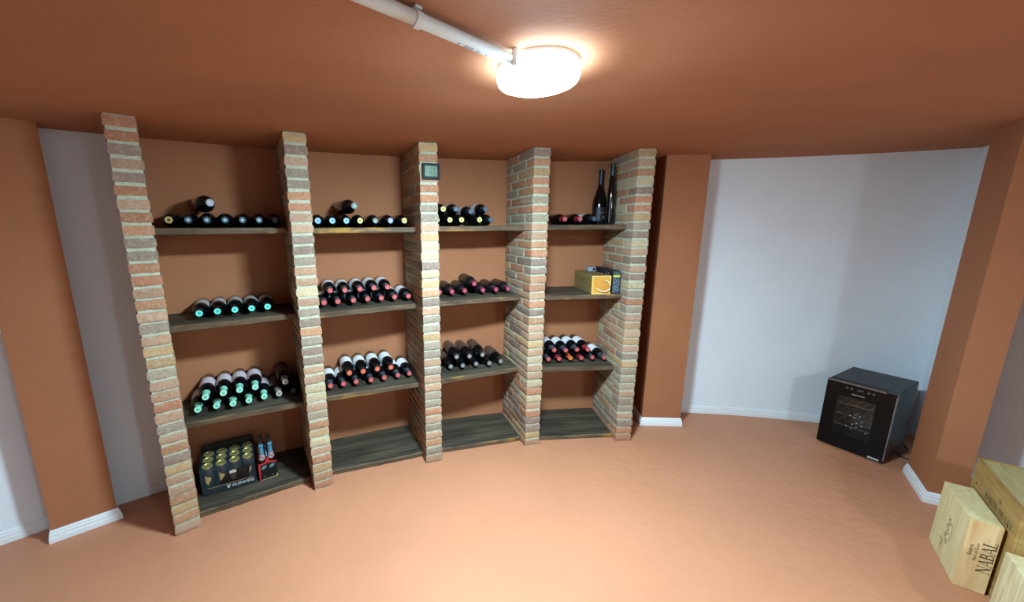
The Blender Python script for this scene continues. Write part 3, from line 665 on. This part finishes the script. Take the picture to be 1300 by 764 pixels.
door = obj('door', mb.mesh('door', M['gloss']), o)
def glass_pane():
    m = bpy.data.materials.new('smoked glass'); m.use_nodes = True; N = m.node_tree.nodes; b = N['Principled BSDF']
    b.inputs['Base Color'].default_value = lin((34, 31, 28)); b.inputs['Roughness'].default_value = 0.06; b.inputs['Alpha'].default_value = 0.22; return m
mb = MB(); mb.box(wx0 - .0005, wx1 + .0005, .0012, .005, wz0 - .0005, wz1 + .0005); obj('glass_pane', mb.mesh('glass_pane', glass_pane()), door)
mb = MB()
for (u_, v_) in ((.57, .62), (.68, .60), (.43, .56), (.55, .53), (.75, .48), (.63, .415), (.76, .37), (.52, .355), (.64, .315), (.39, .28), (.51, .24), (.90, .23)):
    mb.lathe([(.0005, .0026), (-.0001, .0025), (-.0001, .0004)], 10, 'Y', (wx0 + (wx1 - wx0) * u_, .0006, wz0 + (wz1 - wz0) * v_))
obj('white_dots', mb.mesh('white_dots', g('plain white dot', (236, 240, 240), 0.5)), door)  # plain white discs on the pane
mb = MB(); mb.box(-.0005, FW - .05, -.0008, .0015, FH - .011, FH - .0065); mb.box(FW - .0015, FW + .0008, -.0008, .010, .03, FH - .02); mb.box(FW - .05, FW + .001, .0415, .0452, FH - .006, FH - .0035)
obj('chrome_trim', mb.mesh('chrome_trim', M['steel']), door)
mb = MB()
for ux in (.105, .128, .212, .236): mb.lathe([(-.0002, .0078), (-.0010, .0074), (-.0010, .0004)], 14, 'Y', (ux, 0, FH - .040))
mb.box(.156, .186, -.001, 0, FH - .045, FH - .035); obj('touch_buttons', mb.mesh('touch_buttons', g('dim grey print', (74, 74, 76), 0.4)), door)
tm = text_mesh('brand_lettering', 'DAEWOO', .012, g('silver print', (196, 198, 196), 0.4)); t_ = obj('brand_lettering', tm, door, (.166, -.0012, FH - .078)); t_.rotation_euler = (PI / 2, 0, 0); t_.scale = (1.15, 1, 1)
mb = MB(); mb.box(.268, .322, -.0012, -.0002, .018, .030); obj('silver_sticker', mb.mesh('silver_sticker', g('silver sticker', (176, 182, 178), 0.35)), door)
wr = wood('cooler wire rack', (92, 84, 74), (120, 108, 94))
for zz in (.165, .245, .325):
    mb = MB(); mb.box(.018, FW - .016, .058, .068, zz, zz + .006)
    for i in range(8): xx = .03 + i * .038; mb.tube([(xx, .066, zz + .004), (xx, .385, zz + .004)], .0022, 6)
    mb.box(.0165, FW - .0145, .38, .388, zz, zz + .006)
    obj('wire_rack', mb.mesh('wire_rack', wr), o)
mb = MB(); mb.box(.017, FW - .015, FD - .056, FD - .0505, f0 + .051, FH - T - .004); mb.box(.017, .019, y0, FD - .057, f0 + .051, FH - T - .004); obj('inner_lining', mb.mesh('inner_lining', g('grey lining', (112, 106, 100), 0.6)), o)
mb = MB(); mb.box(.06, FW - .06, .075, .083, FH - T - .009, FH - T - .003); obj('added_fill_light', mb.mesh('added_fill_light', emit('added window glow', (1, .9, .8, 1), 45.0)), o)  # glowing bar added inside to brighten the cooler window
mb = MB()
for xx, yy in ((.03, .07), (FW - .03, .07), (.03, FD - .04), (FW - .03, FD - .04)): mb.lathe([(0, .001), (0, .014), (.017, .016), (.0179, .001)], 14, o=(xx, yy, 0))
obj('feet', mb.mesh('feet', M['plastic_black'], 40), o)
cd = [(FW - .06, FD + .004, .12), (FW - .04, FD + .02, .06), (FW, FD + .01, .012), (FW + .03, FD - .05, .005), (FW + .015, FD - .12, .005), (FW + .012, FD - .18, .005), (FW + .05, FD - .20, .005), (FW + .11, FD - .17, .005)]
cs = []
for i in range(len(cd) - 1):
    p0, p1, p2, p3 = [Vector(cd[max(0, min(len(cd) - 1, i + q))]) for q in (-1, 0, 1, 2)]
    for j in range(5):
        t = j / 5; cs.append(.5 * ((2 * p1) + (-p0 + p2) * t + (2 * p0 - 5 * p1 + 4 * p2 - p3) * t * t + (-p0 + 3 * p1 - 3 * p2 + p3) * t ** 3))
for q in cs: q.z = max(q.z, .0045)
mb = MB(); mb.tube(cs, .004, 8); obj('power_cord', mb.mesh('power_cord', M['plastic_black'], 60), o)

# ------------------------------------------------------------------ wooden wine cases, bottom right
BA = -0.691
def scribble(mb, pts, w, plane):
    for (a, b) in zip(pts, pts[1:]):
        a, b = Vector(a), Vector(b); d = (b - a).normalized(); q = Vector((-d.y, d.x)) * w / 2
        mb.add([plane(*p) for p in (a - q, b - q, b + q, a + q)], [(0, 1, 2, 3)])
# case standing on end
o = thing('wine_case', 'slim pale wooden wine case standing on end, dark lettering on its narrow face', 'wine case', (2.2509, 1.4127, 0), BA)
W_, D_, H_ = .089, .323, .336
mb = MB(); mb.box(.0, W_, .009, D_, 0.001, H_, 0, bev=.0012); obj('case_body', mb.mesh('case_body', M['pine']), o)
mb = MB(); mb.box(.0, W_, 0, .009, 0.001, H_, 0, bev=.0012); fr = obj('front_board', mb.mesh('front_board', M['pine_end']), o)
mb = MB(); serif_text(mb, 'NABAL', .036, (.066, -.0006, .180), (0, 0, 1), (-1, 0, 0)); obj('lettering', mb.mesh('lettering', M['ink']), fr)
def ttext(s, size, x, z, sx=1.0):
    me = text_mesh('small_lettering', s, size, M['ink']); t = obj('small_lettering', me, fr, (x, -.0006, z))
    t.rotation_euler = Matrix(((0, -1, 0), (0, 0, -1), (1, 0, 0))).to_euler(); t.scale = (sx, 1, 1)
ttext('Reserva', .017, .020, .196); ttext('Ribera del Duero', .0125, .036, .192)
mb = MB(); pl_ = lambda a, b: (-.0006, D_ - a, b)      # a: from the far edge towards the front edge, b: up
sg = [(.16 + .018 * math.sin(i * 1.9) + .010 * math.sin(i * .7), .10 + i * .0052) for i in range(26)]
scribble(mb, sg, .0026, pl_); scribble(mb, [(.12, .075), (.135, .062), (.13, .10), (.09, .085)], .003, pl_); scribble(mb, [(.19, .12), (.205, .16), (.20, .20), (.185, .215)], .0022, pl_)
obj('signature', mb.mesh('signature', M['ink']), o)
# large aged case behind it
o = thing('wine_case', 'large aged wooden wine case behind the slim one, lettering and crest on its side', 'wine case', (2.612, 1.676, 0), BA - 0.02)
W_, D_, H_ = .34, .475, .458
mb = MB(); mb.box(0, .010, -D_, 0, .001, H_, 0, bev=.001); sp = obj('side_board', mb.mesh('side_board', M['old_pine']), o)
mb = MB(); mb.box(.010, W_, -D_, -D_ + .012, .001, H_, 0); mb.box(.010, W_, -.012, 0, .001, H_, 0); mb.box(W_ - .010, W_, -D_ + .012, -.012, .001, H_, 0); mb.box(.010, W_ - .010, -D_ + .012, -.012, .001, .02, 0); obj('case_body', mb.mesh('case_body', M['old_pine']), o)
mb = MB(); mb.box(.0102, W_ - .0102, -D_ + .0125, -.0125, H_ - .014, H_ - .004, 0, bev=.001); obj('sliding_lid', mb.mesh('sliding_lid', M['old_pine_top']), o)
mb = MB(); cY, cZ = -.300, .350
serif_text(mb, 'BARÓN DE LEY', .029, (-.0006, cY, cZ), (0, -1, 0), (0, 0, 1)); obj('lettering', mb.mesh('lettering', M['ink']), sp)
mb = MB()
for i in range(-1, 2): mb.add([(-.0006, cY + i * .009 - .003, cZ + .040), (-.0006, cY + i * .009 + .003, cZ + .040), (-.0006, cY + i * .009, cZ + .052 + (.005 if i == 0 else 0))], [(0, 1, 2)])
mb.add([(-.0006, cY - .013, cZ + .033), (-.0006, cY + .013, cZ + .033), (-.0006, cY + .013, cZ + .037), (-.0006, cY - .013, cZ + .037)], [(0, 1, 2, 3)])
obj('crest', mb.mesh('crest', M['ink']), sp)
mb = MB(); mb.lathe([(-.0006, .006), (-.0009, .0004)], 12, 'X', (0, -.055, .345)); mb.lathe([(-.0006, .005), (-.0009, .0004)], 12, 'X', (0, -.40, .335)); obj('knot', mb.mesh('knot', g('dark knot', (66, 44, 26), 0.8)), sp)
# case at the frame's corner
o = thing('wine_case', 'pale wooden wine case nearest the camera, in front of the lettered slim case', 'wine case', (2.2582, 1.3026, 0), BA - 0.02)
W_, D_, H_ = .16, .34, .280
mb = MB(); mb.box(0, .009, -D_, 0, .001, H_, 0, bev=.001); obj('side_board', mb.mesh('side_board', wood('striped pale pine', (196, 178, 128), (232, 222, 180), scale=(10, 26, 3))), o)
mb = MB(); mb.box(.009, W_, -D_, 0, .001, H_, 0, bev=.001); obj('case_body', mb.mesh('case_body', M['pine']), o)

# ------------------------------------------------------------------ ceiling lamp and conduit
RL = .126
lb = MB(); lb.lathe([(-.0005, .001), (-.0005, RL - .006), (-.014, RL - .003), (-.0145, .001)], 40); lbm = lb.mesh('base', M['trim'], 35)
lr = MB(); lr.lathe([(-.015, RL - .012), (-.015, RL - .001), (-.040, RL + .001)], 48); ls_ = MB(); ls_.lathe([(-.040, RL + .001), (-.052, RL - .003), (-.057, RL - .008)], 48); lsm = ls_.mesh('diffuser_shoulder', M['shoulder'], 50); lrm = lr.mesh('rim', M['rim'], 50)
ld = MB(); ld.lathe([(-.057, RL - .008), (-.062, RL - .020), (-.070, RL - .045), (-.076, .042), (-.078, .001)], 48); ldm = ld.mesh('diffuser', M['dome'], 60); ldw = ld.mesh('diffuser', M['dome_weak'], 60)
lt = MB(); lt.box(-.098, -.084, -.112, -.098, -.045, -.0005, 0, bev=.002); ltm = lt.mesh('mounting_tab', M['trim'], 40)
for lx, ly, lab in ((.274, 1.285, 'round white ceiling lamp, lit, at the end of the white conduit'), (2.0, -1.15, 'second round ceiling lamp, lit, behind the viewer')):
    o = thing('ceiling_lamp', lab, 'lamp', (lx, ly, H), 0, 'ceiling lamps')
    obj('base', lbm, o); obj('rim', lrm, o); obj('diffuser_shoulder', lsm, o); obj('diffuser', ldm if lx < 1 else ldw, o); obj('mounting_tab', ltm, o)
M['pvc'] = mat('white pvc', (214, 218, 214), 0.4)
d = Vector((-.755, -.655)).normalized(); st = Vector((.176, 1.192)); zc = H - .024; ln = 3.25
o = thing('conduit_pipe', 'long white conduit pipe on the ceiling leading to the lamp', 'pipe', (st.x, st.y, zc), math.atan2(d.y, d.x))
mb = MB(); mb.tube([(0, 0, 0), (ln, 0, 0)], .0155, 18); obj('pipe', mb.mesh('pipe', M['pvc'], 50), o)
mb = MB(); ink = g('faint print', (104, 112, 122), 0.5)
def pr(x0, x1, a0, a1):
    q = PI * 1.5; mb.lathe([(x0, .0158), (x1, .0158)], 2, 'X', a0=q + a0, a1=q + a1)
for i, wdt in enumerate((.004, .002, .003, .002, .004, .002)): pr(.154 + i * .0056, .154 + i * .0056 + wdt, -.25, .30)
pr(.201, .207, -.15, .25); pr(.122, .146, -.1, .0); pr(.130, .144, .12, .22); pr(.102, .107, -.1, .2)
obj('printed_marks', mb.mesh('printed_marks', ink), o)
def clip(dist, label):
    p = st + d * dist
    c = thing('pipe_clip', label, 'pipe clip', (p.x, p.y, H), math.atan2(d.y, d.x), 'conduit pipe clips')
    mb = MB(); r0, r1 = .0160, .0195; vs = []; fs = []; n = 20
    for i in range(n + 1):
        a = PI * 0.0 - .35 - (PI + .0) * i / n if False else -PI * 1.30 * (i / n) + .15 * PI
        for x in (-.009, .009):
            for r in (r0, r1): vs.append((x, r * math.cos(a), -.024 + r * math.sin(a)))
    for i in range(n):
        b = i * 4; e = b + 4; fs += [(b, b + 1, e + 1, e), (b + 2, e + 2, e + 3, b + 3), (b + 1, b + 3, e + 3, e + 1), (b, e, e + 2, b + 2)]
    fs += [(0, 2, 3, 1), (4 * n, 4 * n + 1, 4 * n + 3, 4 * n + 2)]
    mb.add(vs, fs); obj('ring', mb.mesh('ring', M['pvc'], 40), c)
    mb = MB(); mb.box(-.010, .010, -.012, .012, -.0062, -.0003, 0, bev=.001); obj('foot', mb.mesh('foot', M['pvc']), c)
clip(.334, 'white pipe clip holding the conduit to the ceiling, left of the lamp')

# ------------------------------------------------------------------ world, camera
w = bpy.data.worlds.new('world'); sc.world = w; w.use_nodes = True
w.node_tree.nodes['Background'].inputs['Color'].default_value = (0.02, 0.02, 0.02, 1)
cam = bpy.data.cameras.new('camera'); co = bpy.data.objects.new('camera', cam); COL.objects.link(co)
fpx = 475.944
cam.sensor_width = 36; cam.sensor_fit = 'HORIZONTAL'; cam.lens = fpx / 1300 * 36; cam.shift_x = 76.0 / 1300; cam.shift_y = 1.74 / 1300; cam.clip_start = 0.02
p_, r_ = 0.196272, -0.008955
fw = Vector((0, math.cos(p_), -math.sin(p_))); up = Vector((0, math.sin(p_), math.cos(p_))); x_ = Vector((1, 0, 0))
xr = math.cos(r_) * x_ + math.sin(r_) * up; ur = -math.sin(r_) * x_ + math.cos(r_) * up
m3 = Matrix((xr, ur, -fw)).transposed()
co.matrix_world = Matrix.Translation((0, 0, 1.6)) @ m3.to_4x4()
sc.camera = co
vs = sc.view_settings; vs.view_transform = 'Standard'; vs.look = 'None'; vs.gamma = 1.0; vs.use_curve_mapping = False; vs.exposure = 0.0
